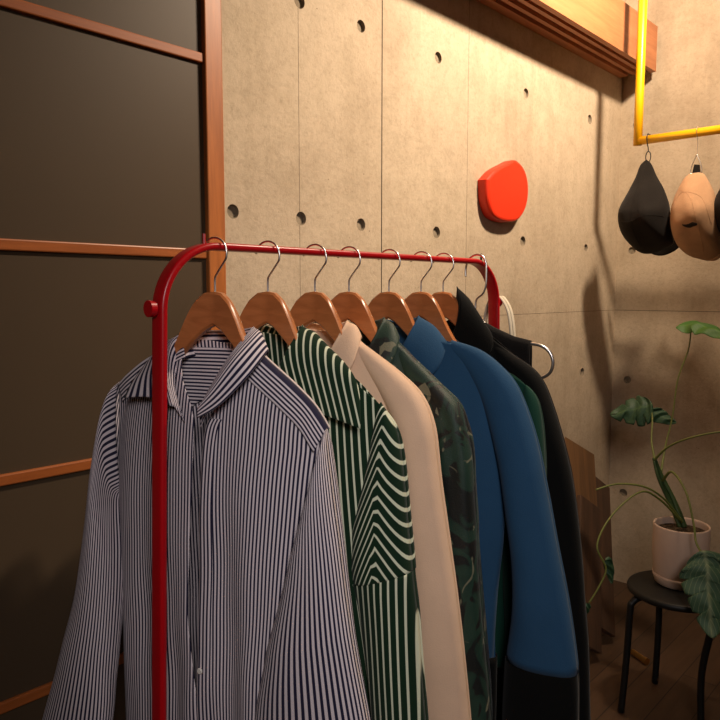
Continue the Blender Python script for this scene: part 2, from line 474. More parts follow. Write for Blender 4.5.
class Garment:
    def __init__(s, name, cat, label, x, th, mat, seed, D_=.042, hem=.60, amp=.008, z0=None):
        s.zb = hem if z0 is None else z0
        s.root = empty(name, (x, YB, s.zb), math.radians(-90+th), label, cat)
        s.mat = mat; s.seed = seed; s.D = D_; s.hem = hem; s.fold = fold_fn(seed, amp)
    def put(s, name, V, F, mat=None, uv=None, t=.0016):
        o = mk(name, V, F, mat or s.mat, s.root, True, uv, s.zb)
        if t: solid(o, t)
        return o
    def ydepth(s, a, z, ztop):
        e = max(0., 1-abs(a)**3)**.5
        d = max(0., ztop-z)
        return (.011*min(1, (1-abs(a))*6)+s.D*(1-math.exp(-d*8)))*e
    def panel(s, name, In, Out, Top, zhem, sgn=-1, nb=34, nv=70, stripe=None, mat=None, yadd=0., smax=None):
        """In, Out: lists (s,z) from shoulder line to hem; Top: list (s,z) along the shoulder"""
        I = crom(In, nv); O = crom(Out, nv); T = crom(Top, nb)
        V = []; uv = []
        So = max(abs(Out[0][0]), 1e-3)
        for j in range(nv):
            v = j/(nv-1)
            for i in range(nb):
                b = i/(nb-1)
                sx = I[j][0]+(O[j][0]-I[j][0])*b; z = I[j][1]+(O[j][1]-I[j][1])*b
                tx = T[i][0]-(I[0][0]+(O[0][0]-I[0][0])*b); tz = T[i][1]-(I[0][1]+(O[0][1]-I[0][1])*b)
                w = (1-v)**3
                sx += tx*w; z += tz*w
                a = sx/(abs(O[j][0])+.002)
                a = max(-1, min(1, a))
                y = s.ydepth(a, z, s.ztop(abs(sx)))
                y += s.fold(sx, z)*max(0, 1-abs(a)**4)
                y = sgn*y+yadd*min(1, max(0, (s.ztop(abs(sx))-z)*20))
                V.append((sx, y, z))
                uv.append(((stripe(sx, z) if stripe else sx), z))
        return s.put(name, V, grid_faces(nb, nv), mat, uv)
    def ztop(s, ss): return interp(s.shoulder, min(ss, s.shoulder[-1][0]))
    def back(s, stripe=None, W=None, mat=None):
        Sh = s.shoulder
        tip = Sh[-1]
        Out = W or [tip, (tip[0]-.005, 1.05), (tip[0]-.01, .85), (tip[0]+.0, s.hem)]
        T = [(-a, b) for a, b in Sh[::-1]]+[(0, Sh[0][1]-.004)]+Sh
        nb, nv = 60, 60
        O = crom(Out, nv); V = []; uv = []
        Tm = crom(T, nb)
        for j in range(nv):
            v = j/(nv-1)
            for i in range(nb):
                b = -1+2*i/(nb-1)
                w = (1-v)**3
                sx = O[j][0]*b; z = O[j][1]
                sx += (Tm[i][0]-tip[0]*b)*w; z += (Tm[i][1]-tip[1])*w
                a = max(-1, min(1, sx/(O[j][0]+.002)))
                y = s.ydepth(a, z, s.ztop(abs(sx)))*.85+s.fold(sx+.3, z)*max(0, 1-abs(a)**4)
                y += .03*math.exp(-(sx/.07)**2)*math.exp(-max(0, 1.39-z)*12)
                V.append((sx, y, z)); uv.append(((stripe(sx, z) if stripe else sx), z))
        return s.put('back_panel', V, grid_faces(nb, nv), mat, uv)
    def sleeve(s, side, O, I, Y, E, name='sleeve', stripe=None, mat=None, t0=0., t1=1., seed=0, amp=.05, nr=56, ns=36, grow=0., rim=True):
        r = random.Random(s.seed*7+seed+(1 if side > 0 else 2)); ph = [r.uniform(0, 6.28) for _ in range(8)]
        n = nr
        Oc = crom(O, 121); Ic = crom(I, 121)
        V = []; uv = []
        for j in range(n):
            t = t0+(t1-t0)*j/(n-1); q = t*120; k = min(int(q), 119); f = q-k
            L = lambda P: tuple(P[k][m_]+(P[k+1][m_]-P[k][m_])*f for m_ in (0, 1))
            o, i_ = L(Oc), L(Ic)
            yc = interp(Y, t); e = interp(E, t)
            for m in range(ns):
                a = 2*PI*m/ns
                ca, sa = math.cos(a), math.sin(a)
                rr = 1+amp*min(1, t*3)*(math.sin(3*a+ph[0]+t*3)*.5+math.sin(5*a+ph[1]-t*4)*.35)+amp*.35*math.sin(t*26+2*a+ph[2])*math.sin(t*11+ph[3])
                rr += grow
                cf = .5+.5*ca*rr
                # silhouette edge stays put
                if ca > 0: cf = min(cf, .5+.5*ca*(1+(rr-1)*.35))
                cx = i_[0]+(o[0]-i_[0])*cf; cz = i_[1]+(o[1]-i_[1])*cf
                sg = 1 if sa > 0 else -1
                y = yc+e*sg*abs(sa)**.8*(rr if abs(sa) > .2 else 1)
                V.append((side*cx if side else cx, y, cz))
                uv.append(((stripe(side*cx, y, cz, a, t) if stripe else a*.04), cz))
        # seam-friendly uv: duplicate seam column
        V2 = []; U2 = []
        for j in range(n):
            for m in range(ns+1):
                V2.append(V[j*ns+m % ns]); u = uv[j*ns+m % ns]
                if m == ns and not stripe: u = (2*PI*.04, u[1])
                if m == ns and stripe and s.mat == M['navy'] and name == 'sleeve': u = (.34, u[1])
                U2.append(u)
        return s.put(name, V2, grid_faces(ns+1, n), mat, U2)
    def loft(s, name, curves, nu=40, nv=10, bulge=0., stripe=None, mat=None, t=.0022):
        """smooth sheet through a list of 3d control polylines"""
        C = [crom(c, nu) for c in curves]
        V = []; uv = []
        rows = []
        for i in range(nu):
            col = crom([c[i] for c in C], nv) if len(C) > 1 else None
            rows.append(col)
        for j in range(nv):
            for i in range(nu):
                p = rows[i][j]; V.append(p)
                uv.append((stripe(p, i/(nu-1), j/(nv-1)) if stripe else p[0], p[2]))
        return s.put(name, V, grid_faces(nu, nv), mat, uv, t)

def mir(P): return [(-p[0],)+tuple(p[1:]) for p in P]
def sym(P): return mir(P)[::-1][:-1]+list(P)     # P from back centre to the right front

def std_garment(kind, cat, label, x, th, mat, seed, shoulder, O, I, hem, Lo=None, Li=None, cstripe=None, bstripe=None, sstripe=None,
                collar=None, leaf=None, amp=.008, closed=True, split=None, lowmat=None, lowstripe=None, D_=.04, lapel=None, collar_mat=None,
                YS=None, ES=None, Inn=None, samp=.05):
    g = Garment(kind, cat, label, x, th, mat, seed, D_, hem, amp)
    g.shoulder = shoulder
    tip = shoulder[-1]
    side = [tip, (tip[0]+.008, 1.10), (tip[0]+.012, .95), (tip[0], .80), (tip[0]-.012, hem)]
    neck = shoulder[0]
    inn = Inn or [neck, (.03, 1.27), (.004, 1.20), (.0, .95), (.0, hem)]
    T = shoulder
    g.panel('front_panel', inn, side, T, hem, -1, stripe=bstripe)
    g.panel('front_panel', [(-a-(-.012 if k > 1 else 0), b) for k, (a, b) in enumerate(inn)], [(-a, b) for a, b in side], [(-a, b) for a, b in T], hem, -1, stripe=bstripe, yadd=.004)
    g.back(bstripe)
    YS = YS or [(0, 0), (.4, -.006), (1, -.02)]
    ES = ES or [(0, .012), (.10, .028), (.25, .040), (.5, .042), (1, .036)]
    Lo = Lo or O; Li = Li or I
    for sd, oo, ii in ((1, O, I), (-1, Lo, Li)):
        if split:
            g.sleeve(sd, oo, ii, YS, ES, 'sleeve', sstripe, None, 0, split, amp=samp)
            g.sleeve(sd, oo, ii, YS, ES, 'lower_sleeve', lowstripe, lowmat, split, 1, seed=5, amp=samp, grow=-.008)
        else:
            g.sleeve(sd, oo, ii, YS, ES, 'sleeve', sstripe, amp=samp)
    if collar:
        K = sym(collar); Lf = sym(leaf)
        if kind == 'black_coat': K[1:4] = [(k[0], k[1], k[2]-d) for k, d in zip(K[1:4], (.02, .08, .05))]
        base = [(p[0]*.93, p[1]*.93+(.004 if p[1] < 0 else 0), p[2]-(.035 if i not in (0, len(K)-1) else .012)) for i, p in enumerate(K)]
        mid = [tuple((k[q]*.5+l[q]*.5)+(0, 0, .006)[q]+((.004 if k[0] > 0 else -.004) if q == 0 else 0) for q in range(3)) for k, l in zip(K, Lf)]
        top2 = [(k[0]*1.05, k[1]*1.05, k[2]-.002) for k in K]
        g.loft('collar', [base, K, top2, mid, Lf], 56, 16, stripe=cstripe, mat=collar_mat)
    return g

# ---- 1: navy striped shirt, nearest the camera
x1 = .749; TH = 15
make_hanger(x1, TH, 'wooden hanger inside the navy and white striped shirt, front of the rack')
g = Garment('striped_shirt', 'shirt', 'navy and white pinstriped button shirt hanging open necked at the front of the red rack', x1, TH, M['navy'], 3, .05, .50, .012)
g.shoulder = [(.066, 1.372), (.11, 1.338), (.16, 1.302), (.20, 1.268), (.226, 1.232)]
def st1(sx, z):
    k = 1-max(0, 1.2-z)*.42
    return (sx-.01)/max(k, .4)
hem = .50
g.panel('front_panel', [(.066, 1.375), (.050, 1.31), (.024, 1.255), (.014, 1.20), (.008, 1.0), (.004, .80), (.000, .62), (-.004, hem)],
        [(.226, 1.232), (.215, 1.08), (.20, .90), (.19, .70), (.19, hem)], g.shoulder, hem, -1, 44, 90, st1)
g.panel('front_panel', [(-.066, 1.375), (-.052, 1.31), (-.022, 1.255), (-.014, 1.20), (-.020, 1.0), (-.022, .90), (-.012, .81), (-.002, .74), (.004, .62), (.010, hem)],
        [(-.238, 1.278), (-.240, 1.08), (-.236, .90), (-.236, .70), (-.236, hem)], [(-.066, 1.375), (-.12, 1.350), (-.17, 1.325), (-.238, 1.278)], hem, -1, 44, 90,
        lambda sx, z: (sx-.01)*.98)
g.back(lambda sx, z: sx)
# inside of the back yoke, stripes run across
V = []; uv = []; nb, nv = 30, 20
for j in range(nv):
    for i in range(nb):
        sx = -.13+.26*i/(nb-1); z = min(1.378-.12*j/(nv-1), g.ztop(abs(sx))-.012-.10*j/(nv-1))
        y = g.ydepth(sx/.24, z, g.ztop(abs(sx)))*.85+.026*math.exp(-(sx/.07)**2)*math.exp(-max(0, 1.39-z)*12)-.006+g.fold(sx+.3, z)
        V.append((sx, y, z)); uv.append((z, sx))
g.put('back_yoke', V, grid_faces(nb, nv), None, uv)
# shoulder yoke strips
for sd in (1, -1):
    Ttop = g.shoulder if sd > 0 else [(.066, 1.375), (.12, 1.350), (.17, 1.325), (.235, 1.282)]
    V = []; uv = []; nb, nv = 34, 12; Tm = crom(Ttop, nb)
    for j in range(nv):
        v = j/(nv-1)
        for i in range(nb):
            a, b = Tm[i]; v = .44+v*.56
            off = max(0, v*.075-.035)
            z = b+.004-off*.85; sx = a-off*.35
            y = -(g.ydepth(sx/.25, z, g.ztop(abs(sx)))+.0035+g.fold(sx, z)*.8)*(1 if v > .467 else 0)
            if v <= .467: y = .008+(.467-v)*.05; z = b+.006-(.467-v)*.03
            V.append((sd*sx, y, z)); uv.append((v*.075, a))
            v = j/(nv-1)
    g.put('shoulder_yoke', V, grid_faces(nb, nv), None, uv)
# placket strip with its buttons
plI = [(.024, 1.245), (.0145, 1.20), (.009, 1.0), (.005, .80), (.001, .62), (-.003, hem)]
pl = crom(plI, 50); V = []; uv = []
for j, (a, z) in enumerate(pl):
    for k in range(6):
        sx = a-.0035+.024*k/5
        y = -(g.ydepth(sx/.22, z, g.ztop(abs(sx)))+.0035+g.fold(sx, z))
        V.append((sx, y, z)); uv.append((sx-a*.98+.0015, z))
plk = g.put('placket', V, grid_faces(6, 50), None, uv)
for z in (.802, .66):
    a = interp([(p[1], p[0]) for p in plI], z)+.006 if z > .9 else interp([(p[1], p[0]) for p in plI], z)+.003
    y = -(g.ydepth(a/.22, z, g.ztop(abs(a)))+.006+g.fold(a, z))
    V, F = tube([(a, y+.0015, z), (a, y, z), (a, y-.0012, z), (a, y-.0025, z)], [.0045, .0055, .0055, .0045], 16)
    mk('button', V, F, M['button'] if z < .9 else M['button'], g.root, False, None, g.zb)
# sleeves
sst = lambda side: None
g.sleeve(1, [(.226, 1.238), (.240, 1.19), (.264, 1.075), (.293, .925), (.328, .765), (.350, .62)],
         [(.212, 1.06), (.19, 1.05), (.165, .97), (.135, .86), (.112, .735), (.10, .62)],
         [(0, -.004), (.2, -.018), (.6, -.042), (1, -.05)], [(0, .014), (.1, .034), (.3, .042), (.6, .040), (1, .036)], stripe=lambda sx, y, z, a, t: a*.34/(2*PI), amp=.035)
g.sleeve(-1, [(.236, 1.288), (.244, 1.250), (.260, 1.106), (.288, .90), (.324, .76), (.374, .60), (.354, .575)],
         [(.235, 1.08), (.235, 1.06), (.215, .96), (.205, .85), (.200, .75), (.196, .66), (.196, .60)],
         [(0, 0), (.2, -.022), (.6, -.070), (1, -.105)], [(0, .014), (.1, .034), (.3, .044), (.6, .040), (1, .036)], stripe=lambda sx, y, z, a, t: a*.34/(2*PI), amp=.035, t1=.93)
# left cuff
g.sleeve(-1, [(.236, 1.288), (.244, 1.250), (.260, 1.106), (.288, .90), (.324, .76), (.374, .60), (.354, .52)],
         [(.235, 1.08), (.235, 1.06), (.215, .96), (.205, .85), (.200, .75), (.196, .66), (.196, .55)],
         [(0, 0), (.2, -.022), (.6, -.070), (1, -.105)], [(0, .014), (.1, .034), (.3, .044), (.6, .040), (1, .036)], 'cuff', lambda sx, y, z, a, t: z+.2*sx, None, .90, 1., amp=.035, grow=.03, nr=14)
# collar, laid open to one side
K = [(-.050, -.056, 1.262), (-.074, -.045, 1.320), (-.082, -.018, 1.372), (-.062, .030, 1.384), (0, .050, 1.386), (.045, .040, 1.392), (.070, .006, 1.392), (.060, -.040, 1.350), (.038, -.062, 1.300), (.022, -.072, 1.262)]
Bs = [(-.030, -.052, 1.235), (-.060, -.040, 1.290), (-.070, -.014, 1.335), (-.055, .026, 1.345), (0, .042, 1.350), (.042, .034, 1.352), (.062, .004, 1.350), (.050, -.036, 1.315), (.026, -.052, 1.265), (.008, -.056, 1.228)]
Lf = [(-.172, -.052, 1.268), (-.158, -.036, 1.305), (-.130, -.010, 1.340), (-.075, .058, 1.335), (0, .078, 1.335), (.060, .060, 1.340), (.112, -.004, 1.360), (.106, -.052, 1.322), (.068, -.078, 1.276), (.026, -.084, 1.252)]
K2 = [(k[0]*1.05, k[1]*1.08, k[2]+.001) for k in K]
Md = [tuple(K[i][q]*.55+Lf[i][q]*.45+((0, -.004 if K[i][1] < 0 else .004, .010)[q]) for q in range(3)) for i in range(len(K))]
g.loft('collar', [Bs, K, K2, Md, Lf], 70, 20, stripe=lambda p, u, v: v*.105)
g1 = g

RAG = [(0, .009), (.15, .020), (.3, .032), (.45, .042), (.7, .042), (1, .036)]
# ---- 2: green striped shirt
x2 = .869
make_hanger(x2, TH, 'wooden hanger inside the green and white striped shirt')
def s2(sx, y, z, a, t):
    sa = .246
    return .56*(z+(1.25 if sx > sa else 2.5)*abs(sx-sa))
g2 = std_garment('striped_shirt', 'shirt', 'dark green shirt with thin white stripes and a wide open collar', x2, TH, M['green'], 11,
    [(.068, 1.382), (.12, 1.348), (.19, 1.300), (.235, 1.262)],
    [(.235, 1.268), (.272, 1.212), (.288, 1.10), (.301, 1.0), (.315, .904), (.333, .711), (.34, .60)],
    [(.200, 1.07), (.19, 1.05), (.182, 1.0), (.185, .95), (.205, .89), (.232, .70), (.235, .60)], .60,
    cstripe=lambda p, u, v: (abs(p[0])+.42*p[2]), bstripe=lambda sx, z: sx-.10*(1.2-z), sstripe=s2,
    collar=[(0, .050, 1.384), (.045, .040, 1.392), (.070, .002, 1.392), (.062, -.040, 1.34), (.030, -.052, 1.26)],
    leaf=[(0, .078, 1.338), (.075, .068, 1.345), (.125, .012, 1.358), (.202, -.028, 1.307), (.224, -.056, 1.230)],
    split=.535, lowstripe=lambda sx, y, z, a, t: sx*1.0+.06*z, lowmat=M['green'])

# ---- 3: cream jacket
x3 = .991
make_hanger(x3, TH, 'wooden hanger inside the cream jacket')
g3 = std_garment('cream_shirt', 'jacket', 'plain cream cotton overshirt between the green striped shirt and the camouflage shirt', x3, TH, M['cream'], 23,
    [(.066, 1.385), (.10, 1.362), (.134, 1.339), (.19, 1.304), (.225, 1.278)],
    [(.09, 1.370), (.134, 1.343), (.19, 1.306), (.232, 1.268), (.257, 1.215), (.27, 1.14), (.283, 1.06), (.313, .885), (.342, .656), (.347, .58)],
    [(.085, 1.350), (.114, 1.315), (.152, 1.262), (.180, 1.210), (.195, 1.15), (.203, 1.08), (.207, 1.0), (.213, .86), (.222, .70), (.225, .58)], .58, amp=.009, ES=RAG,
    collar=[(0, .048, 1.388), (.045, .038, 1.396), (.070, 0, 1.398), (.056, -.036, 1.345), (.020, -.050, 1.27)],
    leaf=[(0, .072, 1.352), (.065, .062, 1.36), (.103, 0, 1.37), (.104, -.042, 1.318), (.06, -.062, 1.25)], samp=.04)

# ---- 4: camouflage shirt
x4 = 1.09
make_hanger(x4, TH, 'wooden hanger inside the dark camouflage shirt')
g4 = std_garment('camouflage_shirt', 'shirt', 'dark green camouflage shirt between the cream and the blue garments', x4, TH, M['camo'], 31,
    [(.072, 1.384), (.118, 1.352), (.17, 1.306), (.212, 1.272), (.240, 1.248)],
    [(.105, 1.362), (.15, 1.326), (.206, 1.279), (.245, 1.247), (.268, 1.20), (.281, 1.131), (.291, 1.03), (.30, .932), (.328, .648), (.33, .60)],
    [(.095, 1.345), (.125, 1.300), (.165, 1.245), (.195, 1.20), (.208, 1.15), (.210, 1.08), (.212, 1.0), (.218, .90), (.235, .70), (.24, .60)], .60, amp=.012, samp=.14, ES=RAG,
    collar=[(0, .048, 1.388), (.050, .038, 1.398), (.078, .004, 1.402), (.064, -.036, 1.345), (.020, -.050, 1.27)],
    leaf=[(0, .072, 1.352), (.075, .062, 1.36), (.116, 0, 1.364), (.112, -.042, 1.310), (.05, -.062, 1.24)])

# ---- 5: blue sweatshirt, black lower sleeves
x5 = 1.22
make_hanger(x5, TH, 'wooden hanger inside the blue jacket')
g5 = std_garment('blue_jacket', 'jacket', 'petrol blue jacket with black lower sleeves and black hem', x5, TH, M['blue'], 41,
    [(.064, 1.385), (.12, 1.358), (.18, 1.345), (.225, 1.328), (.262, 1.300)],
    [(.15, 1.356), (.213, 1.338), (.262, 1.304), (.300, 1.258), (.337, 1.163), (.362, 1.06), (.385, .955), (.413, .83), (.437, .688), (.442, .60), (.44, .50)],
    [(.14, 1.335), (.178, 1.300), (.212, 1.250), (.235, 1.190), (.260, 1.10), (.278, 1.0), (.293, .90), (.298, .79), (.288, .690), (.284, .60), (.284, .50)], .50, amp=.008, ES=[(0, .010), (.15, .022), (.3, .034), (.45, .044), (.7, .046), (1, .042)],
    collar=[(0, .050, 1.388), (.045, .042, 1.398), (.070, .002, 1.402), (.058, -.040, 1.35), (.020, -.056, 1.27)],
    leaf=[(0, .080, 1.338), (.075, .072, 1.345), (.136, .004, 1.352), (.130, -.044, 1.292), (.06, -.066, 1.235)],
    split=.800, lowmat=M['black'], samp=.035)
# black band round the hem
def hem_band(g, z1, z0, mat, W):
    V = []; uv = []; nb, nv = 72, 12
    for j in range(nv):
        z = z1+(z0-z1)*j/(nv-1)
        for i in range(nb):
            a = 2*PI*i/nb; c = math.cos(a); s = math.sin(a)
            sx = W*c; y = s*(g.D+.016)+g.fold(sx, z)*(1 if s < 0 else .5)
            V.append((sx, y, z)); uv.append((sx, z))
    g.put('hem_band', V, grid_faces(nb, nv, True), mat, uv)
hem_band(g5, .672, .50, M['black'], .262)

# ---- 6: bottle green, mostly hidden
x6 = 1.337
make_hanger(x6, TH, 'wooden hanger inside the bottle green shirt')
g6 = std_garment('green_jacket', 'jacket', 'dark bottle green jacket showing only its shoulder behind the blue jacket', x6, TH, M['bottle'], 53,
    [(.062, 1.345), (.12, 1.318), (.18, 1.290), (.225, 1.274), (.255, 1.252)],
    [(.255, 1.256), (.284, 1.215), (.30, 1.12), (.305, 1.02), (.31, .90), (.315, .75), (.32, .60)],
    [(.215, 1.06), (.21, 1.05), (.21, 1.0), (.21, .93), (.215, .85), (.225, .70), (.23, .60)], .60,
    collar=[(0, .046, 1.350), (.045, .036, 1.354), (.066, 0, 1.352), (.056, -.036, 1.32), (.020, -.048, 1.27)],
    leaf=[(0, .07, 1.325), (.07, .06, 1.325), (.108, 0, 1.325), (.104, -.042, 1.285), (.05, -.058, 1.24)], collar_mat=M['black'])

# ---- 7: black coat with raised collar
x7 = 1.425
make_hanger(x7, TH, 'wooden hanger inside the long black coat, mostly covered')
g7 = std_garment('black_coat', 'coat', 'long black coat with one raised collar point near the far end of the rack', x7, TH, M['black'], 61,
    [(.070, 1.385), (.12, 1.356), (.17, 1.318), (.215, 1.284), (.241, 1.262)],
    [(.12, 1.350), (.17, 1.318), (.241, 1.268), (.280, 1.186), (.316, 1.07), (.341, .938), (.358, .80), (.372, .658), (.383, .46)],
    [(.11, 1.33), (.14, 1.28), (.175, 1.22), (.195, 1.15), (.205, 1.05), (.21, .95), (.22, .85), (.235, .70), (.25, .46)], .40, amp=.008, ES=RAG,
    collar=[(0, .048, 1.39), (.026, .034, 1.43), (.036, .002, 1.470), (.052, -.030, 1.40), (.020, -.056, 1.27)],
    leaf=[(0, .074, 1.36), (.060, .050, 1.40), (.092, .006, 1.398), (.140, -.040, 1.335), (.07, -.066, 1.23)])

# ---- 8: chrome hanger with a black garment over it
x8 = 1.572
rt = empty('metal_hanger', (x8, YB, ZH), math.radians(-90+TH), 'chrome wire hanger with a rounded loop end at the far end of the rack', 'clothes hanger')
pts = [(-.030, 0, 1.50), (-.030, 0, 1.522), (-.022, 0, 1.545), (-.004, 0, 1.556), (.014, 0, 1.552), (.024, 0, 1.536), (.026, 0, 1.51), (.025, 0, 1.478), (.017, 0, 1.456), (.000, 0, 1.440), (-.002, 0, 1.41)]
V, F = tube(pts, .0030, 10, 70); mk('hook', V, F, M['chrome'], rt, True, None, ZH)
arm = [(-.002, 0, 1.412), (.03, 0, 1.372), (.08, 0, 1.345), (.135, 0, 1.332), (.170, 0, 1.326), (.192, 0, 1.311), (.201, 0, 1.287), (.196, 0, 1.262), (.176, 0, 1.246), (.14, 0, 1.242), (0, 0, 1.242)]
full = mir(arm)[::-1][:-1]+arm[1:]
V, F = merge(tube(arm, .0042, 10, 80), tube(mir(arm), .0042, 10, 80)); mk('wire_frame', V, F, M['chrome'], rt, True, None, ZH)
g8 = Garment('black_knit', 'knitwear', 'black knit piece draped over the chrome wire hanger', x8, TH, M['black2'], 71, .02, .62, .004)
V = []; uv = []; nb = 40; nv = 40
topz = [(-.146, 1.335), (-.10, 1.345), (-.05, 1.366), (0, 1.392), (.05, 1.366), (.10, 1.345), (.146, 1.335)]
for j in range(nv):
    for i in range(nb):
        sx = -.146+.292*i/(nb-1); q = j/(nv-1)*2-1       # -1 back hem .. 1 front hem
        zt_ = interp(topz, sx)+.004
        z = zt_-abs(q)**1.5*(zt_-.70)
        y = math.copysign(min(.013, .004+abs(q)*.06), -q) if abs(q) > .02 else 0
        V.append((sx, y+g8.fold(sx, z), z)); uv.append((sx, z))
g8.put('draped_panel', V, grid_faces(nb, nv), None, uv, .003)

# ---- tote bag with off-white handles, on the knob of the far post
tb = empty('tote_bag', (1.675, YB, .82), 0, 'bag with pale webbing handles slung from the far post of the red rack', 'bag')
hp = [(-.002, -.042, 1.22), (0, -.040, 1.33), (0, -.030, 1.405), (0, -.010, 1.443), (0, .006, 1.4475), (0, .022, 1.438), (0, .034, 1.40), (0, .040, 1.33), (-.002, .042, 1.22)]
for dx in (.004, .016):
    V = []; F = []; P = crom(hp, 40)
    for p in P:
        for w in (-.008, .008): V.append((p[0]+dx+w, p[1]*(1.0 if dx < 0 else 1.12), p[2]))
    F = grid_faces(2, 40); o = mk('handle', V, F, M['tape'], tb, True, None, .82); solid(o, .0025)
V = []; nb = 36; nv = 20
for j in range(nv):
    t = j/(nv-1); z = .84+.385*t
    for i in range(nb):
        a = 2*PI*i/nb; cx = abs(math.cos(a))**.5*(1 if math.cos(a) > 0 else -1); cy = abs(math.sin(a))**.5*(1 if math.sin(a) > 0 else -1)
        hx_ = .025*(1-t*.75)+.006*math.sin(a*3+t*4)*.3
        V.append((.006+hx_*cx, .12*cy*(1-.04*t), z))
F = grid_faces(nb, nv, True)+[tuple(range(nb))[::-1]]
o = mk('bag_body', V, F, M['black2'], tb, True, None, .82)

# ------------------------------------------------------------------ things on the walls
pts2 = [(2.176, 1.858), (2.186, 1.783), (2.225, 1.733), (2.29, 1.716), (2.375, 1.716), (2.44, 1.732), (2.492, 1.778), (2.512, 1.836), (2.503, 1.89), (2.472, 1.930), (2.428, 1.950), (2.388, 1.954), (2.33, 1.934), (2.24, 1.899)]
cx = sum(p[0] for p in pts2)/len(pts2); cz = sum(p[1] for p in pts2)/len(pts2)
P = [(cx+(a-cx)*.89+.012, cz+(b-cz)*.97+.003) for a, b in crom(pts2+[pts2[0]], 90)][:-1]
rings = [(1.0, -.0015), (1.0, -.030), (.985, -.036), (.955, -.040), (.90, -.042)]
V = []; F = []
for k, y in rings:
    for p in P: V.append(((p[0]-cx)*k, y+.0, (p[1]-cz)*k))
m = len(P)
for j in range(len(rings)-1):
    for i in range(m): F.append((j*m+i, j*m+(i+1) % m, (j+1)*m+(i+1) % m, (j+1)*m+i))
F.append(tuple((len(rings)-1)*m+i for i in range(m))); F.append(tuple(range(m))[::-1])
o = mk('wall_ornament', V, F, M['red2'], None, False); o.location = (cx, D, cz)
tag(o, 'bright red pebble shaped plaque fixed to the concrete wall', 'wall decoration')

# yellow pipe rail
pr = empty('pipe_rail', (2.98, 1.18, 2.078), 0, 'yellow painted pipe rail hanging from above with caps hooked on it', 'hanging rail')
V, F = tube([(0, 0, -.017), (0, 0, .2), (0, 0, ZC-2.078)], .0175, 24); mk('upright_pipe', V, F, M['yellow'], pr)
V, F = tube([(0, .0, 0), (0, -.3, .0), (0, -1.2, .0)], .0168, 24); mk('cross_pipe', V, F, M['yellow'], pr)
V, F = tube([(0, -1.2, -.017), (0, -1.2, .2), (0, -1.2, ZC-2.078)], .0175, 24); mk('upright_pipe', V, F, M['yellow'], pr)

